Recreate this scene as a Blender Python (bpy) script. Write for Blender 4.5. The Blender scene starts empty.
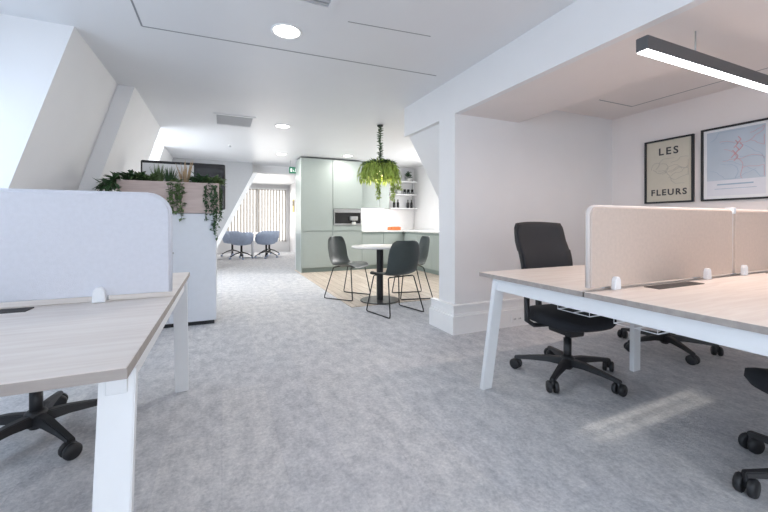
import bpy, bmesh, math, random
from mathutils import Vector, Matrix
PI = math.pi
random.seed(7)
scn = bpy.context.scene
C = scn.collection

# ---------------------------------------------------------------- camera
F_PX, YAW = 365.0, math.atan(162 / 365)
cam_d = bpy.data.cameras.new('camera')
cam = bpy.data.objects.new('camera', cam_d); C.objects.link(cam)
cam_d.sensor_width = 36; cam_d.lens = F_PX * 36 / 768
cam_d.shift_y = -(256 - 223) / 768
cam_d.clip_start = 0.05
cam.location = (0, 0, 1.05); cam.rotation_euler = (PI / 2, 0, -YAW)
scn.camera = cam
# ---------------------------------------------------------------- world, sun, exposure
w = bpy.data.worlds.new('sky'); scn.world = w; w.use_nodes = True
bg = w.node_tree.nodes['Background']; bg.inputs[0].default_value = (0.72, 0.85, 1.0, 1); bg.inputs[1].default_value = 1.5
scn.view_settings.view_transform = 'Standard'; scn.view_settings.look = 'None'
scn.view_settings.gamma = 1; scn.view_settings.exposure = -0.28
def sun():
    d = bpy.data.lights.new('sun', 'SUN'); d.energy = 4.0; d.angle = 0.015; d.color = (1, .93, .82)
    o = bpy.data.objects.new('sun', d); C.objects.link(o)
    o.rotation_euler = Vector((1, 0.02, -0.43)).to_track_quat('-Z', 'Y').to_euler()
sun()
def area(name, loc, direc, sx, sy, power, col=(1, 1, 1), spread=PI):
    d = bpy.data.lights.new(name, 'AREA'); d.shape = 'RECTANGLE'; d.size = sx; d.size_y = sy
    d.energy = power; d.color = col; d.spread = spread
    o = bpy.data.objects.new(name, d); C.objects.link(o); o.location = loc
    o.rotation_euler = Vector(direc).to_track_quat('-Z', 'Y').to_euler()
    return o
DAY = (0.66, 0.81, 1.0)
area('daylight_near_dormer', (-2.02, 2.05, 1.5), (1, 0.1, -.4), 1.9, 1.1, 38, DAY)
area('daylight_back_dormer', (-2.02, -1.4, 1.5), (1, .35, -.35), 1.4, 1.1, 38, DAY)
area('daylight_back_window', (0.6, -2.4, 1.4), (0.1, 1, -.05), 3.2, 1.5, 24, (1, .96, .94))
area('daylight_far_dormer', (-2.02, 6.95, 1.5), (1, 0, -.1), 1.4, 1.1, 66, (.9, .95, 1))
area('daylight_kitchen_window', (4.42, 6.3, 1.75), (-1, 0, -.2), 1.6, 0.9, 52, (1, .97, .93))
area('daylight_far_window', (1.1, 13.7, 1.4), (0, -1, -.1), 2.4, 1.6, 50, (1, .97, .92))

# ---------------------------------------------------------------- materials
def mat(name, col, rough=.5, metal=0, emit=None, es=0, noise=0, nscale=20, bump=0, bscale=200, spec=.5, trans=0, sheen=0):
    m = bpy.data.materials.new(name); m.use_nodes = True
    nt = m.node_tree; b = nt.nodes['Principled BSDF']
    b.inputs['Base Color'].default_value = (*col, 1)
    b.inputs['Roughness'].default_value = rough; b.inputs['Metallic'].default_value = metal
    b.inputs['Specular IOR Level'].default_value = spec
    b.inputs['Transmission Weight'].default_value = trans
    if sheen: b.inputs['Sheen Weight'].default_value = sheen
    if emit: b.inputs['Emission Color'].default_value = (*emit, 1); b.inputs['Emission Strength'].default_value = es
    tc = nt.nodes.new('ShaderNodeTexCoord')
    if noise:
        n = nt.nodes.new('ShaderNodeTexNoise'); n.inputs['Scale'].default_value = nscale; n.inputs['Detail'].default_value = 4
        nt.links.new(tc.outputs['Object'], n.inputs['Vector'])
        r = nt.nodes.new('ShaderNodeMapRange'); r.inputs[1].default_value = .3; r.inputs[2].default_value = .7
        r.inputs[3].default_value = 1 - noise; r.inputs[4].default_value = 1 + noise
        nt.links.new(n.outputs['Fac'], r.inputs[0])
        mx = nt.nodes.new('ShaderNodeMix'); mx.data_type = 'RGBA'; mx.blend_type = 'MULTIPLY'; mx.inputs[0].default_value = 1
        mx.inputs[6].default_value = (*col, 1); nt.links.new(r.outputs[0], mx.inputs[7])
        nt.links.new(mx.outputs[2], b.inputs['Base Color'])
    if bump:
        n = nt.nodes.new('ShaderNodeTexNoise'); n.inputs['Scale'].default_value = bscale; n.inputs['Detail'].default_value = 3
        nt.links.new(tc.outputs['Object'], n.inputs['Vector'])
        bp = nt.nodes.new('ShaderNodeBump'); bp.inputs['Strength'].default_value = bump; bp.inputs['Distance'].default_value = .004
        nt.links.new(n.outputs['Fac'], bp.inputs['Height']); nt.links.new(bp.outputs[0], b.inputs['Normal'])
    return m
def wood_mat(name, c1, c2, axis=0, rough=.45, planks=None):
    m = bpy.data.materials.new(name); m.use_nodes = True; nt = m.node_tree; b = nt.nodes['Principled BSDF']
    tc = nt.nodes.new('ShaderNodeTexCoord'); mp = nt.nodes.new('ShaderNodeMapping')
    s = [14, 14, 14]; s[axis] = 1.3; mp.inputs['Scale'].default_value = s
    nt.links.new(tc.outputs['Object'], mp.inputs[0])
    n = nt.nodes.new('ShaderNodeTexNoise'); n.inputs['Scale'].default_value = 2.2; n.inputs['Detail'].default_value = 7; n.inputs['Distortion'].default_value = .8
    nt.links.new(mp.outputs[0], n.inputs[0])
    cr = nt.nodes.new('ShaderNodeValToRGB'); cr.color_ramp.elements[0].position = .32; cr.color_ramp.elements[1].position = .68
    cr.color_ramp.elements[0].color = (*c1, 1); cr.color_ramp.elements[1].color = (*c2, 1)
    nt.links.new(n.outputs['Fac'], cr.inputs[0]); out = cr.outputs[0]
    if planks:
        br = nt.nodes.new('ShaderNodeTexBrick'); br.inputs['Scale'].default_value = 1
        br.inputs['Brick Width'].default_value = planks[0]; br.inputs['Row Height'].default_value = planks[1]
        br.inputs['Mortar Size'].default_value = .004; br.inputs['Color1'].default_value = (1, 1, 1, 1)
        br.inputs['Color2'].default_value = (.84, .82, .8, 1); br.inputs['Mortar'].default_value = (.45, .4, .35, 1)
        m2 = nt.nodes.new('ShaderNodeMapping'); m2.inputs['Rotation'].default_value = (0, 0, PI / 2 if axis == 1 else 0)
        nt.links.new(tc.outputs['Object'], m2.inputs[0]); nt.links.new(m2.outputs[0], br.inputs[0])
        mx = nt.nodes.new('ShaderNodeMix'); mx.data_type = 'RGBA'; mx.blend_type = 'MULTIPLY'; mx.inputs[0].default_value = 1
        nt.links.new(out, mx.inputs[6]); nt.links.new(br.outputs[0], mx.inputs[7]); out = mx.outputs[2]
    nt.links.new(out, b.inputs['Base Color']); b.inputs['Roughness'].default_value = rough
    return m
def carpet_mat():
    m = bpy.data.materials.new('carpet'); m.use_nodes = True; nt = m.node_tree; b = nt.nodes['Principled BSDF']
    L = nt.links.new; tc = nt.nodes.new('ShaderNodeTexCoord')
    n1 = nt.nodes.new('ShaderNodeTexNoise'); n1.inputs['Scale'].default_value = 55; n1.inputs['Detail'].default_value = 5; n1.inputs['Roughness'].default_value = .75
    L(tc.outputs['Object'], n1.inputs[0])
    n2 = nt.nodes.new('ShaderNodeTexNoise'); n2.inputs['Scale'].default_value = 7; n2.inputs['Detail'].default_value = 6; n2.inputs['Roughness'].default_value = .7
    mp = nt.nodes.new('ShaderNodeMapping'); mp.inputs['Scale'].default_value = (1.9, 1.1, 1); L(tc.outputs['Object'], mp.inputs[0]); L(mp.outputs[0], n2.inputs[0])
    cr = nt.nodes.new('ShaderNodeValToRGB'); e = cr.color_ramp.elements
    e[0].position = .33; e[0].color = (.385, .40, .435, 1); e[1].position = .67; e[1].color = (.86, .85, .855, 1)
    mm = nt.nodes.new('ShaderNodeMath'); mm.operation = 'MULTIPLY_ADD'; mm.inputs[1].default_value = .5
    h = nt.nodes.new('ShaderNodeMath'); h.operation = 'MULTIPLY'; h.inputs[1].default_value = .5
    L(n2.outputs['Fac'], h.inputs[0]); L(n1.outputs['Fac'], mm.inputs[0]); L(h.outputs[0], mm.inputs[2]); L(mm.outputs[0], cr.inputs[0])
    br = nt.nodes.new('ShaderNodeTexBrick'); br.inputs['Scale'].default_value = 1; br.inputs['Brick Width'].default_value = 1.0; br.inputs['Row Height'].default_value = .25
    br.inputs['Mortar Size'].default_value = .0015; br.inputs['Color1'].default_value = (1, 1, 1, 1); br.inputs['Color2'].default_value = (.92, .93, .95, 1); br.inputs['Mortar'].default_value = (.88, .88, .9, 1)
    m2 = nt.nodes.new('ShaderNodeMapping'); m2.inputs['Rotation'].default_value = (0, 0, PI / 2); L(tc.outputs['Object'], m2.inputs[0]); L(m2.outputs[0], br.inputs[0])
    mx = nt.nodes.new('ShaderNodeMix'); mx.data_type = 'RGBA'; mx.blend_type = 'MULTIPLY'; mx.inputs[0].default_value = 1
    L(cr.outputs[0], mx.inputs[6]); L(br.outputs[0], mx.inputs[7]); L(mx.outputs[2], b.inputs['Base Color'])
    b.inputs['Roughness'].default_value = .95; b.inputs['Specular IOR Level'].default_value = .2
    bp = nt.nodes.new('ShaderNodeBump'); bp.inputs['Strength'].default_value = .6; bp.inputs['Distance'].default_value = .01
    L(n1.outputs['Fac'], bp.inputs['Height']); L(bp.outputs[0], b.inputs['Normal'])
    return m
M = dict(
    wall=mat('white_paint', (.83, .83, .84), .6, noise=.012, nscale=3),
    wallw=mat('warm_white_paint', (.84, .79, .77), .6, noise=.012, nscale=3),
    ceil=mat('ceiling_paint', (.77, .78, .80), .38, noise=.01, nscale=2),
    trim=mat('satin_white', (.93, .935, .94), .35, noise=.01),
    groove=mat('shadow_gap', (.30, .31, .33), .8, noise=.05),
    carpet=carpet_mat(),
    plank=wood_mat('oak_floor', (.62, .52, .43), (.78, .69, .60), 1, .4, (1.2, .14)),
    top=wood_mat('pale_oak_laminate', (.70, .63, .585), (.80, .745, .70), 0, .4),
    edge=wood_mat('oak_edge', (.33, .29, .27), (.42, .38, .35), 0, .5),
    whitemetal=mat('white_powder_coat', (.84, .86, .88), .35, noise=.01),
    black=mat('black_plastic', (.018, .019, .022), .5, noise=.1, nscale=40),
    blackm=mat('black_metal', (.02, .021, .024), .35, metal=.3, noise=.08),
    mesh=mat('dark_mesh_fabric', (.022, .026, .033), .8, bump=.4, bscale=500),
    fabric=mat('black_seat_fabric', (.018, .02, .026), .9, bump=.4, bscale=400),
    scr_l=mat('pale_grey_felt', (.70, .72, .79), .95, noise=.025, nscale=60, bump=.3, bscale=300),
    scr_r=mat('beige_felt', (.66, .55, .48), .95, noise=.04, nscale=60, bump=.3, bscale=300),
    scr_t=mat('off_white_trim', (.72, .66, .63), .6, noise=.02),
    grom=mat('grommet', (.05, .048, .048), .75, noise=.1),
    clip=mat('clip_white', (.85, .88, .92), .3, noise=.01),
    locker=mat('locker_grey_white', (.70, .73, .78), .45, noise=.015),
    planter=wood_mat('planter_ash', (.46, .36, .33), (.55, .45, .42), 0, .5),
    soil=mat('soil', (.05, .035, .025), .95, noise=.4, bump=.8, bscale=60),
    leaf=mat('leaf_green', (.05, .11, .045), .45, noise=.35, nscale=9),
    leaf2=mat('leaf_bright', (.34, .45, .09), .5, noise=.35, nscale=9),
    leaf3=mat('leaf_olive', (.13, .20, .08), .5, noise=.35, nscale=9),
    straw=mat('dry_plume', (.50, .36, .22), .8, noise=.2),
    stem=mat('stem', (.05, .07, .03), .7, noise=.2),
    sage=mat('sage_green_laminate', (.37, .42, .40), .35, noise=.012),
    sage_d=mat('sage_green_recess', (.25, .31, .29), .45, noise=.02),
    steel=mat('brushed_steel', (.48, .49, .5), .3, metal=.8, noise=.04),
    blackglass=mat('black_glass', (.01, .01, .012), .08, noise=.05),
    worktop=mat('white_worktop', (.86, .85, .84), .25, noise=.015),
    tile=mat('white_splashback', (.86, .85, .85), .2, noise=.01),
    shell=mat('dark_green_shell', (.045, .06, .062), .38, noise=.05),
    blue=mat('blue_grey_upholstery', (.42, .50, .66), .85, noise=.06, bump=.2),
    glass=mat('clear_glass', (.95, .97, .97), .03, trans=1, noise=.001),
    pane=mat('bright_sky_behind_glass', (.8, .85, .9), .3, emit=(.86, .93, 1.0), es=2.2, noise=.01),
    pane_far=mat('pale_sky_behind_far_glass', (.8, .85, .9), .3, emit=(1, .96, .90), es=1.15, noise=.01),
    blind=mat('blind_fabric', (.66, .62, .58), .8, noise=.02),
    lamp=mat('lamp_diffuser', (1, 1, 1), .4, emit=(1, .99, .97), es=9, noise=.001),
    bar=mat('linear_diffuser', (1, 1, 1), .4, emit=(.97, .98, 1.0), es=7, noise=.001),
    bulb=mat('warm_bulb', (1, .9, .7), .4, emit=(1, .78, .45), es=14, noise=.001),
    lampbody=mat('anthracite_body', (.10, .10, .105), .45, metal=.2, noise=.03),
    rattan=mat('brown_wire', (.10, .07, .04), .7, noise=.2),
    exitg=mat('exit_green', (.0, .12, .06), .5, emit=(.0, .30, .14), es=.35, noise=.001),
    white=mat('sign_white', (.9, .9, .9), .5, emit=(.9, 1, .9), es=.3, noise=.001),
    orange=mat('orange_card', (.62, .17, .04), .5, noise=.05),
    poster1=mat('cream_poster', (.62, .58, .48), .6, noise=.03, nscale=6),
    poster2=mat('pale_blue_poster', (.50, .58, .66), .6, noise=.05, nscale=4),
    poster2b=mat('pale_white_poster', (.72, .74, .80), .6, noise=.02),
    ink=mat('dark_ink', (.05, .05, .055), .7, noise=.05),
    inkg=mat('grey_ink', (.44, .42, .37), .7, noise=.05),
    inkr=mat('red_ink', (.62, .34, .38), .7, noise=.05),
    inkb=mat('blue_ink', (.34, .46, .58), .7, noise=.05),
    inkw=mat('mount_white', (.82, .84, .86), .6, noise=.01),
    pot=mat('white_pot', (.8, .8, .78), .4, noise=.02),
    yellow=mat('yellow_card', (.70, .55, .15), .6, noise=.05),
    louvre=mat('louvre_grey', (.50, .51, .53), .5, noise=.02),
)
# ---------------------------------------------------------------- mesh helpers
def new(): return bmesh.new()
def xf(vs, mtx):
    for v in vs: v.co = mtx @ v.co
def box(bm, x0, x1, y0, y1, z0, z1, bev=0, seg=2, mtx=None):
    r = bmesh.ops.create_cube(bm, size=1); vs = r['verts']
    for v in vs:
        v.co = Vector(((x0 + x1) / 2 + v.co.x * (x1 - x0), (y0 + y1) / 2 + v.co.y * (y1 - y0), (z0 + z1) / 2 + v.co.z * (z1 - z0)))
    if mtx: xf(vs, mtx)
    if bev:
        es = {e for v in vs for e in v.link_edges}
        bmesh.ops.bevel(bm, geom=list(es), offset=bev, segments=seg, profile=.5, affect='EDGES')
    return bm
def prism(bm, pts, axis, a, b, bev=0):
    """polygon pts extruded along axis ('x','y','z') from a to b"""
    def mk(p, t): return {'x': (t, p[0], p[1]), 'y': (p[0], t, p[1]), 'z': (p[0], p[1], t)}[axis]
    va = [bm.verts.new(mk(p, a)) for p in pts]; vb = [bm.verts.new(mk(p, b)) for p in pts]
    n = len(pts); fs = [bm.faces.new(va), bm.faces.new(vb)]
    for i in range(n): fs.append(bm.faces.new([va[i], va[(i + 1) % n], vb[(i + 1) % n], vb[i]]))
    bmesh.ops.recalc_face_normals(bm, faces=fs)
    if bev:
        es = [e for e in {e for f in fs for e in f.edges}]
        bmesh.ops.bevel(bm, geom=es, offset=bev, segments=2, profile=.5, affect='EDGES')
    return bm
def tube(bm, pts, r, n=10, closed=False, caps=True):
    pts = [Vector(p) for p in pts]; m = len(pts); rs = r if isinstance(r, (list, tuple)) else [r] * m
    rings = []; up = None
    for i in range(m):
        if closed: t = pts[(i + 1) % m] - pts[i - 1]
        else: t = pts[min(i + 1, m - 1)] - pts[max(i - 1, 0)]
        t.normalize()
        if up is None:
            up = Vector((0, 0, 1)) if abs(t.z) < .9 else Vector((1, 0, 0))
        a = t.cross(up)
        if a.length < 1e-4: a = t.cross(Vector((0, 1, 0)))
        a.normalize(); b = a.cross(t); b.normalize(); up = b
        rings.append([bm.verts.new(pts[i] + (a * math.cos(2 * PI * k / n) + b * math.sin(2 * PI * k / n)) * rs[i]) for k in range(n)])
    fs = []
    for i in range(m if closed else m - 1):
        A, B = rings[i], rings[(i + 1) % m]
        for k in range(n): fs.append(bm.faces.new([A[k], A[(k + 1) % n], B[(k + 1) % n], B[k]]))
    if caps and not closed: fs.append(bm.faces.new(rings[0])); fs.append(bm.faces.new(rings[-1]))
    for f in fs: f.smooth = True
    bmesh.ops.recalc_face_normals(bm, faces=fs)
    return bm
def lathe(bm, prof, c=(0, 0, 0), n=32, mtx=None, smooth=True):
    rings = []
    for r, z in prof:
        if r < 1e-5: rings.append([bm.verts.new((c[0], c[1], c[2] + z))])
        else: rings.append([bm.verts.new((c[0] + r * math.cos(2 * PI * k / n), c[1] + r * math.sin(2 * PI * k / n), c[2] + z)) for k in range(n)])
    fs = []
    for i in range(len(rings) - 1):
        A, B = rings[i], rings[i + 1]
        for k in range(n):
            q = [A[k % len(A)], A[(k + 1) % len(A)], B[(k + 1) % len(B)], B[k % len(B)]]
            u = []
            for v in q:
                if v not in u: u.append(v)
            if len(u) > 2: fs.append(bm.faces.new(u))
    for f in fs: f.smooth = smooth
    if mtx: xf([v for r in rings for v in r], mtx)
    bmesh.ops.recalc_face_normals(bm, faces=fs)
    return bm
def obj(name, bm, m, parent=None, loc=None):
    me = bpy.data.meshes.new(name); bm.to_mesh(me); bm.free()
    o = bpy.data.objects.new(name, me); C.objects.link(o); me.materials.append(m)
    if parent: o.parent = parent
    if loc: o.location = loc
    return o
def autosm(o, ang=40):
    for p in o.data.polygons: p.use_smooth = True
    md = o.modifiers.new('wn', 'EDGE_SPLIT'); md.split_angle = math.radians(ang); return o
def thing(name, label, cat, loc=(0, 0, 0), rz=0, group=None):
    o = bpy.data.objects.new(name, None); o.empty_display_size = .1; C.objects.link(o)
    o.location = loc; o.rotation_euler = (0, 0, rz); tag(o, label, cat, group); return o
def tag(o, label, cat, group=None):
    o['label'] = label; o['category'] = cat
    if group: o['group'] = group
    return o
def struct(name, bm, m, parent=None):
    o = obj(name, bm, m, parent)
    if not parent: o['kind'] = 'structure'
    return o
def dup(root, loc, rz, label, group=None):
    r = root.copy(); C.objects.link(r); r.location = loc; r.rotation_euler = (0, 0, rz); r['label'] = label
    if group: r['group'] = group
    def rec(src, dst):
        for ch in list(src.children):
            c = ch.copy(); C.objects.link(c); c.parent = dst; rec(ch, c)
    rec(root, r); return r
def B(*a, **k): return box(new(), *a, **k)

# ================================================================ SETTING
CZ = 2.45     # main ceiling
SZ = 2.10     # beam soffit
AZ = 2.30     # alcove ceiling
YB = -2.5
struct('floor', B(-2.3, 4.6, YB, 14.2, -.12, 0), M['carpet'])
struct('floor_kitchen', B(1.47, 4.5, 4.31, 8.25, 0, .006), M['plank'])
struct('ceiling', B(-2.3, 2.06, YB, 14.2, CZ, CZ + .15), M['ceil'])
struct('ceiling_kitchen', B(2.06, 4.6, 3.20, 14.2, CZ, CZ + .15), M['ceil'])
struct('ceiling_alcove', B(2.84, 4.45, YB, 2.92, AZ, AZ + .3), M['wallw'])
# beam: from the back of the room to past the column
bm = new(); box(bm, 2.04, 2.10, YB, 2.92, SZ, CZ + .15); box(bm, 2.04, 2.30, 2.92, 3.98, SZ, CZ + .15)
struct('trim_1', bm, M['wall'])
struct('ceiling_soffit', B(2.10, 2.84, YB, 2.92, SZ, CZ + .15), M['wallw'])
bm = new(); box(bm, 2.04, 4.45, 2.92, 3.20, 0, SZ); box(bm, 2.30, 4.45, 2.92, 3.20, SZ, CZ + .15)
struct('wall_partition', bm, M['wall'])
struct('wall_right', B(4.322, 4.5, YB, 2.93, 0, AZ + .3), M['wallw'])
struct('wall_slope_right', prism(new(), [(2.31, CZ + .1), (2.31, SZ), (2.10, SZ), (3.28, 0), (4.6, 0), (4.6, CZ + .1)], 'y', 3.20, 3.96), M['wall'])
# kitchen right wall with window opening
bm = new()
box(bm, 4.5, 4.6, 3.96, 5.5, 0, CZ); box(bm, 4.5, 4.6, 7.1, 9.0, 0, CZ); box(bm, 4.5, 4.6, 5.5, 7.1, 0, 1.3); box(bm, 4.5, 4.6, 5.5, 7.1, 2.2, CZ)
struct('wall_kitchen', bm, M['wall'])
struct('wall_kitchen_back', B(1.525, 4.6, 8.25, 8.4, 0, CZ), M['wall'])
# back wall with wide window opening
bm = new()
box(bm, -2.3, -1.1, YB - .1, YB, 0, 2.6); box(bm, 2.3, 4.5, YB - .1, YB, 0, 2.6); box(bm, -1.1, 2.3, YB - .1, YB, 0, .6); box(bm, -1.1, 2.3, YB - .1, YB, 2.2, 2.6)
struct('wall_back', bm, M['wall'])
# left sloping walls between the dormers
def slope(name, y0, y1, off=0, xo=-2.3):
    xt = -.955 + off
    return struct(name, prism(new(), [(xt, CZ + .02), (xt - .305 * 2.45, 0), (xo, 0), (xo, CZ + .02)], 'y', y0, y1), M['wall'])
slope('wall_slope_left', 3.27, 4.47)
slope('wall_slope_pier', 4.47, 6.2, .141)
slope('wall_slope_far', 7.7, 9.0)
slope('wall_slope_near', -.5, .9)
def dormer(n, y0, y1, slit=None):
    bm = new(); z0, z1 = .85, 2.15
    box(bm, -2.3, -2.12, y0, y1, 0, z0); box(bm, -2.3, -2.12, y0, y1, z1, CZ)
    box(bm, -2.3, -2.12, y0, y0 + .12, z0, z1); box(bm, -2.3, -2.12, y1 - .12, y1, z0, z1)
    struct('wall_dormer_%d' % n, bm, M['wall'])
    fr = new(); a, b = y0 + .12, y1 - .12
    box(fr, -2.2, -2.14, a, b, z0, z0 + .05); box(fr, -2.2, -2.14, a, b, z1 - .05, z1)
    for y in (a, b - .05): box(fr, -2.2, -2.14, y, y + .05, z0, z1)
    if not slit: box(fr, -2.2, -2.14, (a + b) / 2 - .03, (a + b) / 2 + .03, z0, z1)
    wdw = struct('window_%d' % n, fr, M['trim'])
    if slit:   # unseen blind added, its slits shaped to cast sun streaks on the carpet
        bl = new(); cur = a
        for s0, s1 in slit:
            box(bl, -2.245, -2.24, cur, s0, z0, z1); box(bl, -2.245, -2.24, s0, s1, z0, 1.68); cur = s1
        box(bl, -2.245, -2.24, cur, b, z0, z1)
        obj('blind', bl, M['blind'], wdw)
    else:
        obj('pane', B(-2.28, -2.27, a, b, z0, z1), M['pane'], wdw)
dormer(1, .9, 3.27, [(1.04, 1.075), (1.10, 1.14), (1.17, 1.22)])
dormer(2, -2.4, -.5)
dormer(3, 6.2, 7.7)
bm = new()
for x in (-1.1, 2.25): box(bm, x, x + .05, YB - .07, YB - .02, .6, 2.2)
for z in (.6, 2.15): box(bm, -1.1, 2.3, YB - .07, YB - .02, z, z + .05)
box(bm, .57, .63, YB - .07, YB - .02, .6, 2.2)
wn = struct('window_4', bm, M['trim']); obj('pane', B(-1.1, 2.3, YB - .11, YB - .1, .6, 2.2), M['pane'], wn)
bm = new()
for y in (5.5, 7.05): box(bm, 4.52, 4.56, y, y + .05, 1.3, 2.2)
for z in (1.3, 2.15): box(bm, 4.52, 4.56, 5.5, 7.1, z, z + .05)
wn = struct('window_5', bm, M['trim']); obj('pane', B(4.59, 4.6, 5.5, 7.1, 1.3, 2.2), M['pane'], wn)
# far wall with the slanted edge, its pale reveal and the downstand
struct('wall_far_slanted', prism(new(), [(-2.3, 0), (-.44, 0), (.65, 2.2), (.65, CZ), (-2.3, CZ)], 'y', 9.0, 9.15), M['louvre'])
struct('trim_2', prism(new(), [(-.44, 0), (-.34, 0), (.75, 2.2), (.65, 2.2)], 'y', 8.93, 9.15), M['trim'])
struct('trim_3', B(.65, 1.75, 9.3, 9.5, 2.27, CZ), M['wall'])
struct('wall_far_right', B(2.3, 2.4, 8.4, 14.0, 0, CZ), M['wall'])
struct('wall_far_left', B(-1.3, -1.2, 9.15, 14.0, 0, CZ), M['wall'])
bm = new()
box(bm, -1.3, .15, 13.9, 14.05, 0, CZ); box(bm, 2.2, 2.4, 13.9, 14.05, 0, CZ); box(bm, .15, 2.2, 13.9, 14.05, 0, .35); box(bm, .15, 2.2, 13.9, 14.05, 2.3, CZ)
struct('wall_far', bm, M['wall'])
bm = new()
for x in (.15, 1.15, 2.14): box(bm, x, x + .06, 13.93, 14.0, .35, 2.3)
for z in (.35, 2.24): box(bm, .15, 2.2, 13.93, 14.0, z, z + .06)
wn = struct('window_6', bm, M['trim']); obj('pane', B(.15, 2.2, 14.03, 14.04, .35, 2.3), M['pane_far'], wn)
vb = thing('vertical_blind', 'white vertical slat blind across the bright window at the far end', 'blind', (1.17, 13.86, .35))
obj('headrail', B(-1.02, 1.02, -.03, .045, 1.92, 1.97), M['trim'], vb)
for k in range(20):
    x = -.97 + k * .102
    obj('slat', box(new(), -.04, .04, -.002, .002, .02, 1.92, mtx=Matrix.Translation((x, 0, 0)) @ Matrix.Rotation(.9, 4, 'Z')), M['blind'], vb)
# skirting: tall panelled plinth round the column and along the partition
def plinth_faces(bm, z0, z1, t):
    prism(bm, [(2.04 - t, 2.92 - t), (4.32, 2.92 - t), (4.32, 2.919), (2.039, 2.919), (2.039, 3.28), (2.04 - t, 3.28)], 'z', z0, z1)
bm = new(); plinth_faces(bm, 0, .17, .07); plinth_faces(bm, .17, .19, .055); plinth_faces(bm, .19, .25, .045); plinth_faces(bm, .25, .27, .055)
struct('baseboard_partition', bm, M['trim'])
struct('baseboard_right', B(4.29, 4.322, YB, 2.85, 0, .15), M['trim'])
# ceiling shadow gaps
def gap(n, pts, z, wd=.012):
    bm = new()
    for a, b in zip(pts, pts[1:]):
        a = Vector((*a, 0)); b = Vector((*b, 0)); d = (b - a).normalized(); p = Vector((-d.y, d.x, 0)) * wd / 2
        vs = [a + p, a - p, b - p, b + p]
        prism(bm, [(v.x, v.y) for v in vs], 'z', z - .0015, z + .004)
    return struct('trim_%d' % n, bm, M['groove'])
gap(4, [(-.52, -1.5), (-.52, 3.07), (1.86, 2.97)], CZ)
gap(5, [(.80, 2.42), (1.43, 2.36)], CZ, .008)
gap(6, [(3.5, 2.5), (4.02, 2.5), (4.02, -1.5)], AZ)

# ================================================================ CEILING FITTINGS
def downlight(x, y, label, r=.095, power=9):
    t = thing('downlight', label, 'ceiling light', (x, y, CZ), 0, 'round recessed ceiling lights')
    obj('trim_ring', lathe(new(), [(r, 0), (r + .014, -.001), (r + .016, -.006), (r, -.009), (r - .003, -.002), (r - .003, 0)]), M['trim'], t)
    obj('diffuser', lathe(new(), [(0, -.004), (r - .003, -.004)]), M['lamp'], t)
    d = bpy.data.lights.new('downlight_glow', 'AREA'); d.shape = 'DISK'; d.size = r * 1.8; d.energy = power; d.color = (1, .96, .9)
    o = bpy.data.objects.new('downlight_glow', d); C.objects.link(o); o.parent = t; o.location = (0, 0, -.012)
downlight(.43, 2.72, 'large round lit ceiling light nearest the camera', power=10)
downlight(.80, 5.40, 'small round lit ceiling light ahead beside the ceiling air vent', power=14)
downlight(2.39, 7.25, 'round lit ceiling light in front of the tall green cabinets', power=14)
downlight(1.10, 7.6, 'round ceiling light before the far downstand, further along the walkway', power=14)
downlight(1.2, 11.2, 'round ceiling light above the far meeting table', power=20)
def vent(x0, x1, y0, y1, label):
    t = thing('air_vent', label, 'air vent', ((x0 + x1) / 2, (y0 + y1) / 2, CZ)); a, b = (x1 - x0) / 2, (y1 - y0) / 2
    bm = new(); f = .035
    box(bm, -a, a, -b, -b + f, -.012, 0); box(bm, -a, a, b - f, b, -.012, 0); box(bm, -a, -a + f, -b + f, b - f, -.012, 0); box(bm, a - f, a, -b + f, b - f, -.012, 0)
    obj('frame', bm, M['ceil'], t)
    bm = new(); k = -b + f + .012
    while k < b - f - .01:
        box(bm, -a + f, a - f, k, k + .018, -.008, -.001, mtx=None); k += .034
    obj('louvres', bm, M['louvre'], t)
    obj('backing', B(-a + f, a - f, -b + f, b - f, -.001, .001), M['groove'], t)
vent(-.10, .41, 5.10, 5.66, 'square louvred ceiling air vent above the planter end of the room')
vent(.19, .66, 1.85, 2.33, 'louvred ceiling air vent cut by the top edge of the picture')
t = thing('sprinkler_head', 'small dark sprinkler head under the ceiling behind the planter', 'sprinkler', (.13, 7.1, CZ))
obj('rose', lathe(new(), [(0, 0), (.035, 0), (.03, -.01), (0, -.01)], n=16), M['trim'], t)
obj('nozzle', lathe(new(), [(.012, -.01), (.012, -.03), (.025, -.034), (.025, -.037), (0, -.037)], n=16), M['steel'], t)
# linear lamp
t = thing('linear_lamp', 'long anthracite linear lamp glowing white below the alcove ceiling', 'ceiling light', (1.90, 1.135, 1.90))
bm = new(); box(bm, 0, 1.7, -.029, .029, .004, .072, .004); obj('housing', bm, M['lampbody'], t)
obj('diffuser', B(.005, 1.695, -.0245, .0245, 0, .006), M['bar'], t)
for x, zt in ((.47, SZ - 1.90), (1.37, AZ - 1.90)): obj('hanger', tube(new(), [(x, 0, .07), (x, 0, zt)], .004, 8), M['steel'], t)
d = bpy.data.lights.new('linear_glow', 'AREA'); d.shape = 'RECTANGLE'; d.size = 1.66; d.size_y = .055; d.energy = 21; d.color = (1, .78, .67)
o = bpy.data.objects.new('linear_glow', d); C.objects.link(o); o.parent = t; o.location = (.85, 0, -.004)
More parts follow.
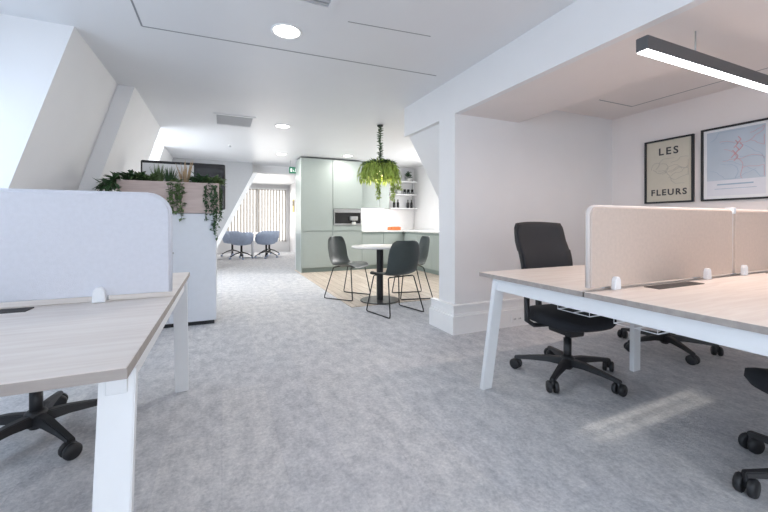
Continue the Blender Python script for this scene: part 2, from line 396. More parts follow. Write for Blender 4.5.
# exit sign
t = thing('exit_sign', 'green hanging exit sign with running figure at the end of the green cabinets', 'sign', (1.47, 8.3, 2.16))
obj('panel', B(-.10, .10, -.012, .012, 0, .14, .004), M['exitg'], t)
bm = new()
box(bm, -.075, -.035, -.014, -.012, .03, .11); box(bm, .03, .07, -.014, -.012, .03, .11)
tube(bm, [(0, -.013, .03), (-.012, -.013, .06), (.002, -.013, .085)], .005, 6); tube(bm, [(.02, -.013, .035), (.0, -.013, .06)], .005, 6); lathe(bm, [(0, .096), (.009, .104), (0, .112)], (0, -.013, 0), 8)
obj('pictogram', bm, M['white'], t)
for x in (-.07, .07): obj('hanger', tube(new(), [(x, 0, .14), (x, 0, CZ - 2.16)], .003, 6), M['steel'], t)

# ================================================================ BENCH DESKS
def leg_bm(x, ytop, ydir, h=.70):
    # splayed plate leg: 85 mm wide in X, 32 mm deep in Y
    bm = new(); w2 = .037; t_ = .032; yb = ytop + ydir * .12
    top = [(x - w2, ytop - t_ / 2), (x + w2, ytop - t_ / 2), (x + w2, ytop + t_ / 2), (x - w2, ytop + t_ / 2)]
    A = [bm.verts.new((px, py, h)) for px, py in top]; Bv = [bm.verts.new((px, py + ydir * .12, 0)) for px, py in top]
    fs = [bm.faces.new(A), bm.faces.new(Bv)]
    for i in range(4): fs.append(bm.faces.new([A[i], A[(i + 1) % 4], Bv[(i + 1) % 4], Bv[i]]))
    bmesh.ops.recalc_face_normals(bm, faces=fs)
    bmesh.ops.bevel(bm, geom=list(bm.edges), offset=.003, segments=2, affect='EDGES')
    return bm
def bench(label, loc, length, half, mods, sign, flaps, near=None, fw=.2, gap_c=.004):
    """local frame: x from 0 towards sign*length, y = 0 on the screen line"""
    near = near or half
    t = thing('bench_desk', label, 'desk', loc); s = sign
    X = lambda a, b: (min(a * s, b * s), max(a * s, b * s))
    mw = length / mods
    for m in range(mods):
        for y0, y1 in ((-near, -gap_c), (gap_c, half)):
            x0, x1 = X(m * mw + (.001 if m else 0), (m + 1) * mw)
            o = obj('desktop', B(x0, x1, y0, y1, .716, .74, .0015), M['top'], t)
            bm = new()
            box(bm, x0 - .0012, x1 + .0012, (y0 - .0012) if y0 < -.1 else y0, (y1 + .0012) if y1 > .1 else y1, .7155, .7385)
            obj('edge_band', bm, M['edge'], o)
    for m in range(mods + 1):
        xc = (.041 if m == 0 else (length - .041 if m == mods else m * mw)) * s
        bm = new(); box(bm, xc - .022, xc + .022, -near + .10, half - .10, .645, .715, .003)
        obj('cross_rail', bm, M['whitemetal'], t)
        for yd in (-1, 1):
            inset = .13 if m in (0, mods) else .22
            o = obj('leg', leg_bm(xc, yd * ((half if yd > 0 else near) - inset), yd if m in (0, mods) else yd * .05), M['whitemetal'], t)
    for yd in (-1, 1):
        x0, x1 = X(.05, length - .05)
        obj('beam', B(x0, x1, yd * .3 - .02, yd * .3 + .02, .66, .71, .003), M['whitemetal'], t)
    for m, fx in flaps:
        o = obj('cable_flap', B(fx - fw, fx + fw, -.105, -.035, .7385, .7435, .002), M['grom'], t)
        obj('flap_seam', B(fx - fw + .01, fx + fw - .01, -.072, -.069, .743, .7442), M['black'], o)
    for m in range(mods):   # wire cable trays
        for yd in (1, -1):
            bm = new(); xa, xb = X(m * mw + .12, (m + 1) * mw - .12)
            ya, yb = yd * .06, yd * .24
            n = 11
            for k in range(n + 1):
                x = xa + (xb - xa) * k / n
                tube(bm, [(x, ya, .70), (x, ya, .60), (x, yb, .60), (x, yb, .66)], .0022, 5)
            for y, z in ((ya, .66), (ya, .60), ((ya + yb) / 2, .60), (yb, .60), (yb, .66)): tube(bm, [(xa, y, z), (xb, y, z)], .0028, 5)
            obj('cable_tray', bm, M['whitemetal'], t)
    return t
bench('pale oak bench desk with white legs in the left foreground', (-.187, 1.775, 0), 1.2, .834, 1, -1, [(0, -.64)])
bench('long pale oak bench desk with white legs on the right below the linear lamp', (1.49, 1.14, 0), 2.4, .727, 2, 1, [(0, .565), (1, 1.765)], near=.86, fw=.19)
def screen(label, loc, length, sign, z0, z1, fab, trimm, clips, rad=.09, rfar=.09, group=None):
    t = thing('desk_screen', label, 'desk screen', loc, 0, group)
    def outline(ins):
        a, b = ins, length - ins; pts = [(a, z0 + ins), (b, z0 + ins)]
        for k in range(7):
            q = PI / 2 * k / 6; r = max(rfar - ins, .004); pts.append((b - r + r * math.cos(q), z1 - ins - r + r * math.sin(q)))
        for k in range(7):
            q = PI / 2 + PI / 2 * k / 6; r = max(rad - ins, .004); pts.append((a + r + r * math.cos(q), z1 - ins - r + r * math.sin(q)))
        return [(p[0] * sign, p[1]) for p in pts]
    obj('panel', prism(new(), outline(.010), 'y', -.017, .017, .004), fab, t)
    bm = new(); P3 = [(p[0], 0, p[1]) for p in outline(.009)]
    tube(bm, P3[1:] + [P3[0]], .0095, 8); obj('edge_trim', bm, trimm, t)
    for cx in clips:
        for ya, yb in ((-.038, -.016), (.016, .038)):
            obj('clamp', prism(new(), [(cx - .022, 0), (cx + .022, 0), (cx + .019, .045), (cx + .009, .06), (cx - .009, .06), (cx - .019, .045)], 'y', ya, yb, .004), M['clip'], t)
    return t
screen('pale grey felt desk screen standing on the left bench desk', (-.192, 1.775, .741), 1.18, -1, .012, .435, M['scr_l'], M['scr_l'], (-.245, -.93))
screen('beige felt desk screen nearest the aisle on the right bench desk', (1.51, 1.14, .741), 1.225, 1, .004, .392, M['scr_r'], M['scr_t'], (.165, .93), rad=.05, rfar=.02, group='beige screens on the right bench desk')
screen('second beige felt desk screen on the right bench desk, nearer the framed pictures', (2.745, 1.14, .741), 1.13, 1, .004, .392, M['scr_r'], M['scr_t'], (.09, .93), rad=.02, rfar=.05, group='beige screens on the right bench desk')
tag(obj('screen_connector', B(-.014, .014, -.022, .022, -.03, .008, .004), M['clip'], None, (2.742, 1.14, 1.133)), 'small white clip joining the tops of the two beige screens', 'clip')

# ================================================================ OFFICE CHAIRS
def office_chair(label, loc, rz, base_rot=0):
    """faces local -Y"""
    t = thing('office_chair', label, 'office chair', loc, rz, 'black swivel chairs at the bench desks')
    for k in range(5):
        a = base_rot + k * 2 * PI / 5; m = Matrix.Rotation(a, 4, 'Z')
        bm = new(); prof = [(.02, .075, .125, .032), (.12, .085, .125, .027), (.24, .08, .108, .021), (.345, .07, .09, .018)]
        rings = [[bm.verts.new(m @ Vector((x, sx * w2, z))) for sx, z in ((-1, z0), (1, z0), (.7, z1), (-.7, z1))] for x, z0, z1, w2 in prof]
        for i in range(3):
            for j in range(4): bm.faces.new([rings[i][j], rings[i][(j + 1) % 4], rings[i + 1][(j + 1) % 4], rings[i + 1][j]])
        bm.faces.new(rings[0]); bm.faces.new(rings[-1]); bmesh.ops.recalc_face_normals(bm, faces=bm.faces)
        bmesh.ops.bevel(bm, geom=list(bm.edges), offset=.004, segments=2, affect='EDGES')
        lg = obj('base_leg', bm, M['black'], t)
        bm = new(); c = m @ Vector((.335, 0, 0)); q = Matrix.Translation((c.x, c.y, .036)) @ Matrix.Rotation(a + .7 + k, 4, 'Z') @ Matrix.Rotation(PI / 2, 4, 'X')
        for sgn in (-1, 1):
            lathe(bm, [(0, sgn * .008), (.032, sgn * .008), (.036, sgn * .011), (.036, sgn * .026), (.030, sgn * .033), (0, sgn * .033)], n=20, mtx=q)
        lathe(bm, [(0, .03), (.016, .03), (.012, .052), (.011, .08), (0, .08)], (c.x, c.y, 0), 12)
        obj('caster', bm, M['black'], lg)
    obj('hub', lathe(new(), [(0, .06), (.034, .06), (.045, .08), (.045, .125), (.032, .14), (0, .14)], n=24), M['black'], t)
    obj('gas_lift', lathe(new(), [(0, .05), (.026, .05), (.026, .26), (.016, .262), (.016, .34), (0, .40)], n=20), M['blackm'], t)
    bm = new(); box(bm, -.06, .06, -.09, .12, .285, .36, .015); box(bm, -.14, .14, -.13, .13, .34, .375, .012); tube(bm, [(.05, -.02, .34), (.2, -.03, .345)], .006, 8); tube(bm, [(.19, -.03, .345), (.24, -.035, .345)], .011, 8)
    autosm(obj('mechanism', bm, M['black'], t))
    # seat cushion, superellipse with waterfall front
    bm = new(); n = 40
    def ring(sx, sy, z, dz=0):
        r = []
        for k in range(n):
            q = 2 * PI * k / n; cx, sy_ = math.cos(q), math.sin(q)
            x = abs(cx) ** .6 * math.copysign(1, cx) * sx; y = abs(sy_) ** .6 * math.copysign(1, sy_) * sy
            r.append(bm.verts.new((x, y - .01, z - (dz * max(0, -y / sy) ** 3) + .012 * (x / .25) ** 2)))
        return r
    rr = [ring(.20, .19, .36), ring(.235, .225, .368), ring(.25, .24, .395, .01), ring(.247, .237, .43, .02), ring(.22, .21, .448, .03), ring(.12, .11, .449, .01)]
    for i in range(5):
        for k in range(n): bm.faces.new([rr[i][k], rr[i][(k + 1) % n], rr[i + 1][(k + 1) % n], rr[i + 1][k]])
    bm.faces.new(rr[0]); bm.faces.new(rr[-1]); bmesh.ops.recalc_face_normals(bm, faces=bm.faces)
    for f in bm.faces: f.smooth = True
    obj('seat', bm, M['fabric'], t)
    # backrest
    def back(bm, ins, th, off):
        nx, nz = 12, 14; G = {}
        for side in (0, 1):
            for i in range(nx + 1):
                for j in range(nz + 1):
                    u = i / nx * 2 - 1; v = j / nz
                    w2 = (.208 + .022 * math.sin(PI * min(1, v * .8 + .1))) - ins
                    z = .60 + ins + v * (.46 - 2 * ins)
                    if v > .9: w2 *= 1 - .07 * ((v - .9) / .1) ** 2
                    if v < .08: w2 *= 1 - .12 * ((.08 - v) / .08) ** 2
                    zz = z - .012 * u * u * (1 if v > .5 else -1)
                    y = .235 + .10 * (v - .2) - .035 * math.sin(PI * min(1, v * 1.4)) * 0.7 - .045 * u * u + off + (th if side else 0)
                    G[side, i, j] = bm.verts.new((u * w2, y, zz))
        for side in (0, 1):
            for i in range(nx):
                for j in range(nz): bm.faces.new([G[side, i, j], G[side, i + 1, j], G[side, i + 1, j + 1], G[side, i, j + 1]])
        for i in range(nx):
            for j in (0, nz): bm.faces.new([G[0, i, j], G[0, i + 1, j], G[1, i + 1, j], G[1, i, j]])
        for j in range(nz):
            for i in (0, nx): bm.faces.new([G[0, i, j], G[0, i, j + 1], G[1, i, j + 1], G[1, i, j]])
        bmesh.ops.recalc_face_normals(bm, faces=bm.faces)
        for f in bm.faces: f.smooth = True
        return bm
    b = obj('backrest', back(new(), 0, .02, .004), M['black'], t)
    obj('mesh_cover', back(new(), .014, .012, -.004), M['mesh'], b)
    bm = new(); tube(bm, [(0, .08, .33), (0, .20, .335), (0, .275, .38), (0, .285, .50), (0, .262, .64), (0, .275, .80)], [.022, .024, .024, .022, .02, .012], 10)
    obj('back_support', bm, M['black'], t)
    for s in (-1, 1):
        bm = new(); tube(bm, [(s * .10, .03, .355), (s * .24, .05, .355), (s * .29, .055, .39), (s * .29, .06, .60)], [.014, .016, .018, .02], 10)
        a_ = obj('armrest', bm, M['black'], t)
        obj('arm_pad', B(s * .29 - .04, s * .29 + .04, -.06, .17, .60, .628, .012), M['black'], a_)
    return t
ch = office_chair('black mesh-back office chair at the far side of the right bench desk, nearest the column', (2.175, 1.785, 0), math.radians(-6), math.radians(-5))
GR = 'black swivel chairs at the bench desks'
dup(ch, (3.37, 1.83, 0), math.radians(27), 'black office chair behind the beige screens, only its wheeled base showing under the right desk', GR)
dup(ch, (2.13, .53, 0), math.radians(150), 'black office chair cut by the right edge, on the near side of the right desk', GR)
dup(ch, (-.83, 2.32, 0), math.radians(26), 'black office chair under the left bench desk, only its wheeled base showing', GR)

# ================================================================ LOCKERS, PLANTER
lk = thing('storage_cabinet', 'low grey-white two-door storage cabinet under the planter', 'cabinet', (-.485, 4.42, 0))
obj('body', B(-.43, .43, -.22, .23, .04, 1.15, .003), M['locker'], lk)
obj('plinth', B(-.41, .41, -.20, .21, 0, .04), M['black'], lk)
for s in (-1, 1):
    dd = obj('door', B(min(s * .003, s * .428), max(s * .003, s * .428), -.24, -.221, .045, 1.145, .002), M['locker'], lk)
    obj('lock', lathe(new(), [(0, 0), (.009, 0), (.009, .006), (0, .006)], n=12, mtx=Matrix.Translation((s * .04, -.24, .75)) @ Matrix.Rotation(PI / 2, 4, 'X')), M['steel'], dd)
pb = thing('planter_box', 'long pale wooden planter box on top of the storage cabinet', 'planter', (-.47, 4.42, 1.151))
bm = new(); box(bm, -.44, .44, -.25, -.232, 0, .31); box(bm, -.44, .44, .232, .25, 0, .31); box(bm, -.44, -.422, -.232, .232, 0, .31); box(bm, .422, .44, -.232, .232, 0, .31); box(bm, -.422, .422, -.232, .232, 0, .02)
obj('box', bm, M['planter'], pb)
obj('soil', B(-.421, .421, -.231, .231, .02, .27), M['soil'], pb)
def leaf(bm, p, d, up, L, W, fold=.25):
    d = d.normalized(); side = d.cross(up)
    if side.length < 1e-3: side = Vector((1, 0, 0))
    side.normalize(); nrm = side.cross(d).normalized()
    a = bm.verts.new(p); b = bm.verts.new(p + d * L * .45 + side * W / 2 + nrm * W * fold); c = bm.verts.new(p + d * L); e = bm.verts.new(p + d * L * .45 - side * W / 2 + nrm * W * fold); m = bm.verts.new(p + d * L * .5)
    bm.faces.new([a, b, m]); bm.faces.new([b, c, m]); bm.faces.new([a, m, e]); bm.faces.new([e, m, c])
def rv(s=1): return Vector((random.uniform(-s, s), random.uniform(-s, s), random.uniform(-s, s)))
def bushy(name, label, cat, loc, kind, n, h, spread, L, W, m, group=None):
    t = thing(name, label, cat, loc, 0, group); bm = new(); st = new()
    for k in range(n):
        a = random.uniform(0, 2 * PI); r = spread * math.sqrt(random.random()); hh = h * random.uniform(.45, 1)
        tip = Vector((math.cos(a) * r, math.sin(a) * r, hh))
        if kind == 'grass':
            base = Vector((math.cos(a) * .02, math.sin(a) * .02, 0)); mid = (base + tip) / 2 + Vector((0, 0, .03)); s = Vector((-math.sin(a), math.cos(a), 0)) * W / 2
            v = [bm.verts.new(q) for q in (base - s, base + s, mid + s, mid - s, tip)]
            bm.faces.new([v[0], v[1], v[2], v[3]]); bm.faces.new([v[3], v[2], v[4]])
        else:
            if k % 4 == 0: tube(st, [(0, 0, 0), tip * .5 + Vector((0, 0, .02)), tip], .002, 4)
            leaf(bm, tip * random.uniform(.5, 1), Vector((math.cos(a), math.sin(a), random.uniform(-.5, .8))) + rv(.4), Vector((0, 0, 1)), L * random.uniform(.7, 1.2), W)
    tube(st, [(0, 0, -.02), (0, 0, .03)], .004, 5)
    obj('foliage', bm, m, t); obj('stem', st, M['stem'], t); return t
def trailing(name, label, loc, lens, m, L=.035, W=.022, out=(0, -1), spread=.05, group=None, step=.014):
    t = thing(name, label, 'plant', loc, 0, group); bm = new(); st = new(); o2 = Vector((*out, 0)).normalized(); sd = Vector((-o2.y, o2.x, 0))
    for ln in lens:
        s = random.uniform(-spread, spread)
        pts = [Vector((0, 0, 0)), o2 * .05 + sd * s * .5 + Vector((0, 0, .05)), o2 * .105 + sd * s + Vector((0, 0, .01))]
        z = 0
        while z < ln:
            z += .03; s += random.uniform(-.008, .008); pts.append(o2 * (.11 + random.uniform(-.006, .01)) + sd * s + Vector((0, 0, -z)))
        tube(st, pts, .0018, 4)
        for a, b in zip(pts, pts[1:]):
            k = max(1, int((b - a).length / step))
            for j in range(k):
                p = a.lerp(b, j / k); leaf(bm, p, o2 * .3 + rv(1) + Vector((0, 0, -.5)), Vector((0, 0, 1)), L * random.uniform(.7, 1.2), W)
    obj('foliage', bm, m, t); obj('stem', st, M['stem'], t); return t
ZP = 1.43
PG = 'plants in the planter box'
trailing('trailing_plant', 'trailing green plant spilling over the far left end of the planter', (-.89, 4.26, ZP), [.02, .06, .09, .12, .05, .03, .1, .04], M['leaf'], .10, .042, (-.9, -.6), .16, PG)
trailing('trailing_plant', 'trailing vine hanging down the middle front of the planter beside the grey screen', (-.43, 4.27, ZP), [.24, .28, .33, .2, .36, .3, .25, .15, .1], M['leaf3'], .048, .032, (0, -1), .07, PG)
trailing('trailing_plant', 'longest trailing vine hanging near the right front corner of the planter', (-.10, 4.27, ZP), [.3, .4, .52, .35, .22, .48], M['leaf'], .046, .030, (0, -1), .045, PG)
trailing('trailing_plant', 'dark vine hanging over the right-hand end of the planter', (-.13, 4.42, ZP), [.3, .22, .33, .25, .35, .28], M['leaf'], .036, .024, (1, 0), .07, PG)
bx = [(-.82, 'bushy low plant at the left end of the planter box', 'bush', .12, M['leaf']), (-.72, 'light green leafy plant, second from the left end of the planter box', 'bush', .13, M['leaf3']),
      (-.60, 'upright grassy plant left of the middle of the planter box', 'grass', .27, M['leaf3']), (-.50, 'green bladed plant just left of the dry plumes in the planter box', 'grass', .24, M['leaf']),
      (-.20, 'dark leafy plant between the plumes and the right end of the planter', 'bush', .12, M['leaf']), (-.10, 'small green plant at the right end of the planter box', 'bush', .10, M['leaf3'])]
for x, lb, kd, h, m in bx:
    if kd == 'grass': bushy('grassy_plant', lb, 'plant', (x, 4.40, ZP - .02), 'grass', 70, h, .10, .1, .012, m, PG)
    else: bushy('leafy_plant', lb, 'plant', (x, 4.38, ZP), 'bush', 170, h, .11, .075, .034, m, PG)
bushy('plume_grass', 'tuft of dry straw-coloured plumes rising from the planter', 'plant', (-.36, 4.40, ZP - .02), 'grass', 46, .34, .12, .1, .013, M['straw'], PG)
# display behind the planter
t = thing('framed_board', 'black-framed standing board with a pale left side, behind the planter plants', 'board', (-.42, 5.12, 0))
obj('bezel', B(-.46, .46, -.02, .03, 1.22, 1.80, .02, 3), M['black'], t)
obj('pale_panel', B(-.44, .10, -.023, -.02, 1.24, 1.765), M['inkw'], t)
obj('dark_panel', B(.105, .44, -.023, -.02, 1.24, 1.74), M['blackglass'], t)
obj('post', B(-.035, .035, .03, .07, .04, 1.6, .005), M['blackm'], t)
bm = new(); box(bm, -.3, .3, .02, .09, 0, .04, .008); box(bm, -.035, .035, -.2, .3, 0, .04, .008); obj('foot', bm, M['blackm'], t)

# ================================================================ KITCHEN
KF = 7.65
t = thing('tall_cabinet', 'tall sage green kitchen cabinet next to the exit sign', 'cabinet', (1.525, KF, 0))
obj('body', B(0, .66, .022, .595, .10, 2.42), M['sage'], t)
obj('end_panel', B(-.02, 0, 0, .595, 0, 2.42), M['sage'], t)
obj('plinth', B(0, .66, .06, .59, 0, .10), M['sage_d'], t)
obj('door', B(.003, .657, 0, .02, .885, 2.415, .001), M['sage'], t)
obj('door', B(.003, .657, 0, .02, .105, .865, .001), M['sage'], t)
t = thing('oven_cabinet', 'tall sage green cabinet holding the built-in black coffee machine', 'cabinet', (2.19, KF, 0))
bm = new(); box(bm, 0, .668, .022, .595, .10, 1.0); box(bm, 0, .668, .022, .595, 1.36, 2.42); box(bm, 0, .668, .45, .595, 1.0, 1.36); box(bm, 0, .02, .022, .45, 1.0, 1.36); box(bm, .648, .668, .022, .45, 1.0, 1.36)
obj('body', bm, M['sage'], t)
obj('plinth', B(0, .66, .06, .59, 0, .10), M['sage_d'], t)
obj('door', B(.003, .665, 0, .02, 1.365, 2.415, .001), M['sage'], t)
obj('door', B(.003, .665, 0, .02, .105, .865, .001), M['sage'], t)
obj('filler_panel', B(.003, .665, 0, .02, .885, .995, .001), M['sage'], t)
t = thing('coffee_machine', 'built-in black and steel coffee machine in the green cabinet', 'coffee machine', (2.524, KF, 1.005))
bm = new(); box(bm, -.30, .30, .012, .40, .002, .34); obj('body', bm, M['black'], t)
bm = new(); box(bm, -.31, .31, -.012, .012, .27, .348, .003); box(bm, -.31, .31, -.012, .012, 0, .035, .003); box(bm, -.31, -.295, -.012, .012, .035, .27); box(bm, .295, .31, -.012, .012, .035, .27)
obj('steel_frame', bm, M['steel'], t)
obj('glass_front', B(-.295, .295, -.004, .008, .035, .27), M['blackglass'], t)
bm = new(); box(bm, .04, .20, -.10, -.004, .10, .19, .01); tube(bm, [(.10, -.06, .10), (.10, -.06, .075)], .006, 8); tube(bm, [(.14, -.06, .10), (.14, -.06, .075)], .006, 8)
obj('spout', bm, M['steel'], t)
bm = new(); lathe(bm, [(0, 0), (.035, 0), (.045, .05), (.04, .055), (0, .055)], (.12, -.055, .012), 16); obj('cup', bm, M['pot'], t)
for i, (xa, xb) in enumerate(((2.862, 3.38), (3.384, 3.62))):
    t = thing('wall_cabinet', ['wide sage green wall cabinet above the white splashback behind the hanging plant', 'narrow sage green wall cabinet beside the open shelves'][i], 'cabinet', ((xa + xb) / 2, 7.86, 1.39), 0, 'green wall cabinets'); a = (xb - xa) / 2
    obj('body', B(-a, a, .02, .385, 0, 1.03), M['sage'], t); obj('door', B(-a + .002, a - .002, 0, .02, 0, 1.028, .001), M['sage'], t)
for i, (xa, xb) in enumerate(((2.862, 3.38), (3.384, 3.9))):
    t = thing('base_cabinet', ['sage green base cabinet beside the tall coffee machine cabinet', 'sage green base cabinet in the kitchen corner'][i], 'cabinet', ((xa + xb) / 2, KF, 0), 0, 'green base cabinets'); a = (xb - xa) / 2
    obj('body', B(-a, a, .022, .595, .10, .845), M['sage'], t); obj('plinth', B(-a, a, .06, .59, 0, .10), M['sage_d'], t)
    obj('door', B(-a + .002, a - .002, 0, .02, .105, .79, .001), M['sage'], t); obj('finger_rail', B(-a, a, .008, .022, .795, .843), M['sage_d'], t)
for k in range(3):
    y0 = 7.64 - (k + 1) * .62
    t = thing('base_cabinet', ['sage green base cabinet of the side run, touching the corner', 'middle sage green base cabinet of the side run below the kitchen window', 'sage green base cabinet at the open end of the side run behind the dining chairs'][k], 'cabinet', (3.905, y0 + .31, 0), 0, 'green base cabinets')
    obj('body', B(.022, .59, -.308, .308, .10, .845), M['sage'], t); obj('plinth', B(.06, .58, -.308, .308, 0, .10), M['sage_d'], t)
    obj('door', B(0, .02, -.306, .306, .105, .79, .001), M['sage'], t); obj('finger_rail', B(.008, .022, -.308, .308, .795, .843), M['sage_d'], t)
bm = new(); prism(bm, [(2.86, 7.63), (3.88, 7.63), (3.88, 5.76), (4.5, 5.76), (4.5, 8.24), (2.86, 8.24)], 'z', .847, .88)
tag(obj('worktop', bm, M['worktop']), 'white L-shaped kitchen worktop on the green base cabinets', 'worktop')
sl = tag(obj('added_fill_strip', B(2.9, 3.6, 8.12, 8.15, 1.375, 1.389), M['lamp']), 'slim glowing strip added under the green wall cabinets to brighten the corner', 'added fill light')  # strip and the light below it are added to brighten the splashback corner
d = bpy.data.lights.new('added_fill_glow', 'AREA'); d.shape = 'RECTANGLE'; d.size = .7; d.size_y = .03; d.energy = 5; d.color = (1, .97, .94)
o = bpy.data.objects.new('added_fill_glow', d); C.objects.link(o); o.location = (3.25, 8.13, 1.37)
tag(obj('splashback', B(2.862, 4.49, 8.235, 8.248, .882, 1.388), M['tile']), 'plain white splashback under the green wall cabinets', 'splashback')
# open shelves
SX0, SX1 = 3.72, 4.46
t = thing('open_shelf', 'white open shelves with plants and glasses in the kitchen corner', 'shelf', (4.09, 8.24, 1.40))
for z in (0, .34, .66): obj('shelf_board', B(-.37, .37, -.24, 0, z, z + .02, .002), M['trim'], t)
bm = new(); [box(bm, x, x + .012, -.012, 0, 0, .75) for x in (-.36, .35)]; obj('upright', bm, M['steel'], t)
SG = 'things on the open kitchen shelves'
def potplant(x, z, lb, m, h=.17):
    t = thing('potted_plant', lb, 'plant', (x, 8.12, z), 0, SG)
    obj('pot', lathe(new(), [(0, 0), (.045, 0), (.06, .09), (.052, .09), (.05, .075), (0, .075)], n=20), M['pot'], t)
    bm = new()
    for k in range(120): a = random.uniform(0, 2 * PI); q = rv(1).normalized(); q.z = abs(q.z); leaf(bm, Vector((0, 0, .09)) + Vector((q.x * .09, q.y * .08, q.z * h * .8)) * random.uniform(.3, 1), q + rv(.5), Vector((0, 0, 1)), .055, .025)
    obj('foliage', bm, m, t)
potplant(4.00, 1.74 + .02, 'small green potted plant on the middle kitchen shelf', M['leaf2'])
potplant(4.28, 2.06 + .02, 'dark leafy potted plant on the top kitchen shelf', M['leaf'], .22)
for i, (x, z, lb) in enumerate(((4.17, 1.76, 'drinking glass next to the small potted plant on the middle shelf'), (4.27, 1.76, 'second drinking glass from the potted plant on the middle shelf'), (4.38, 1.76, 'glass at the window end of the middle shelf'))):
    o = obj('drinking_glass', lathe(new(), [(0, 0), (.03, 0), (.036, .13), (.033, .13), (.028, .006), (0, .006)], n=18), M['glass'], None, (x, 8.12, z + .001)); tag(o, lb, 'glass', SG)
for i, (x, lb) in enumerate(((3.88, 'dark bottle at the cabinet end of the lowest kitchen shelf'), (3.98, 'second dark bottle on the lowest kitchen shelf'), (4.26, 'dark bottle right of the gap on the lowest kitchen shelf'), (4.36, 'dark bottle at the window end of the lowest kitchen shelf'))):
    t = thing('bottle', lb, 'bottle', (x, 8.12, 1.421), 0, SG)
    obj('body', lathe(new(), [(0, 0), (.032, 0), (.034, .01), (.034, .12), (.014, .16), (.013, .19), (0, .19)], n=18), M['blackglass'], t)
    obj('cap', lathe(new(), [(0, .191), (.015, .191), (.015, .21), (0, .21)], n=14), M['stem'], t)
# orange box, tap
t = thing('orange_tray', 'small orange tray of packets on the kitchen worktop', 'tray', (3.60, 7.80, .881), .1)
bm = new(); box(bm, -.13, .13, -.09, .09, 0, .01); [box(bm, *q, 0, .075) for q in ((-.13, .13, -.09, -.082), (-.13, .13, .082, .09), (-.13, -.122, -.08, .08), (.122, .13, -.08, .08))]
obj('tray', bm, M['orange'], t, (.13, 0, 0))
bm = new(); [box(bm, .02 + k * .045, .055 + k * .045, -.07, .07, .011, .085, .004) for k in range(5)]; obj('packets', bm, M['orange'], t)
t = thing('kitchen_tap', 'curved steel kitchen tap at the side worktop', 'tap', (4.3, 6.35, .881))
obj('spout', tube(new(), [(0, 0, 0), (0, 0, .28), (-.03, 0, .34), (-.09, 0, .36), (-.15, 0, .34), (-.17, 0, .29)], .011, 10), M['steel'], t)
obj('base', lathe(new(), [(0, 0), (.026, 0), (.024, .03), (.013, .035), (0, .035)], n=18), M['steel'], t)
obj('lever', tube(new(), [(0, .01, .08), (0, .06, .10)], .006, 8), M['steel'], t)

# ================================================================ DINING SET
FZ = .006
t = thing('round_table', 'round white cafe table with black pedestal under the hanging plant', 'table', (1.95, 4.53, FZ))
autosm(obj('tabletop', lathe(new(), [(0, .712), (.375, .712), (.385, .718), (.385, .732), (.379, .737), (0, .737)], n=64, smooth=False), M['worktop'], t))
autosm(obj('pedestal', lathe(new(), [(0, .012), (.045, .012), (.045, .70), (.12, .705), (.12, .712), (0, .712)], n=28), M['blackm'], t))
autosm(obj('base_plate', lathe(new(), [(0, 0), (.26, 0), (.265, .004), (.263, .012), (0, .014)], n=56), M['blackm'], t))
def dining_chair(label, loc, rz):
    """faces local +Y"""
    t = thing('dining_chair', label, 'dining chair', loc, rz, 'dark chairs round the cafe table')
    prof = [(.225, .425, .19), (.21, .447, .215), (.15, .458, .235), (.05, .452, .24), (-.06, .445, .24), (-.14, .452, .235), (-.19, .485, .232), (-.215, .55, .232), (-.232, .65, .238), (-.25, .75, .23), (-.262, .825, .20), (-.266, .853, .14)]
    bm = new(); nx = 14; G = []
    for s in (0, 1):
        rows = []
        for i, (y, z, w2) in enumerate(prof):
            a = prof[max(i - 1, 0)]; b = prof[min(i + 1, len(prof) - 1)]; tx = Vector((0, b[0] - a[0], b[1] - a[1])).normalized(); nn = Vector((0, tx.z, -tx.y))
            if nn.z < 0 and i < 5: nn = -nn
            nn = Vector((0, tx.z, -tx.y))
            if nn.z < -.001 or nn.y < 0: nn = -nn if (nn.z < 0 and nn.y <= 0.3) else nn
            row = []
            for k in range(nx + 1):
                u = k / nx * 2 - 1; curl = .035 * abs(u) ** 3 * (1 if 1 < i < 10 else .4)
                p = Vector((u * w2, y, z)) + Vector((0, (.055 * u * u if i >= 6 else .0), curl if i < 7 else 0))
                row.append(bm.verts.new(p + (Vector((0, -.006, 0)) if i >= 6 else Vector((0, -.002, -.008))) * s))
            rows.append(row)
        G.append(rows)
    nr = len(prof)
    for s in (0, 1):
        for i in range(nr - 1):
            for k in range(nx): bm.faces.new([G[s][i][k], G[s][i][k + 1], G[s][i + 1][k + 1], G[s][i + 1][k]])
    for k in range(nx):
        for i in (0, nr - 1): bm.faces.new([G[0][i][k], G[0][i][k + 1], G[1][i][k + 1], G[1][i][k]])
    for i in range(nr - 1):
        for k in (0, nx): bm.faces.new([G[0][i][k], G[0][i + 1][k], G[1][i + 1][k], G[1][i][k]])
    bmesh.ops.recalc_face_normals(bm, faces=bm.faces)
    for f in bm.faces: f.smooth = True
    o = obj('seat_shell', bm, M['shell'], t); md = o.modifiers.new('s', 'SUBSURF'); md.levels = 1; md.render_levels = 1
    for s in (-1, 1):
        x0, x1 = s * .17, s * .25
        obj('sled_leg', tube(new(), [(s * .10, .14, .432), (x0, .15, .432), (s * .19, .155, .42), (x1 - s * .004, .21, .05), (x1, .215, .015), (x1, .195, .008), (x1, -.20, .008), (x1, -.235, .012), (x1 - s * .004, -.235, .04), (s * .19, -.13, .42), (x0, -.125, .432), (s * .10, -.12, .432)], .0075, 8), M['blackm'], t)
    bm = new(); tube(bm, [(-.17, .14, .432), (.17, .14, .432)], .0075, 8); tube(bm, [(-.17, -.12, .432), (.17, -.12, .432)], .0075, 8); tube(bm, [(0, -.12, .432), (0, .14, .432)], .0075, 8)
    obj('under_frame', bm, M['blackm'], t)
    return t
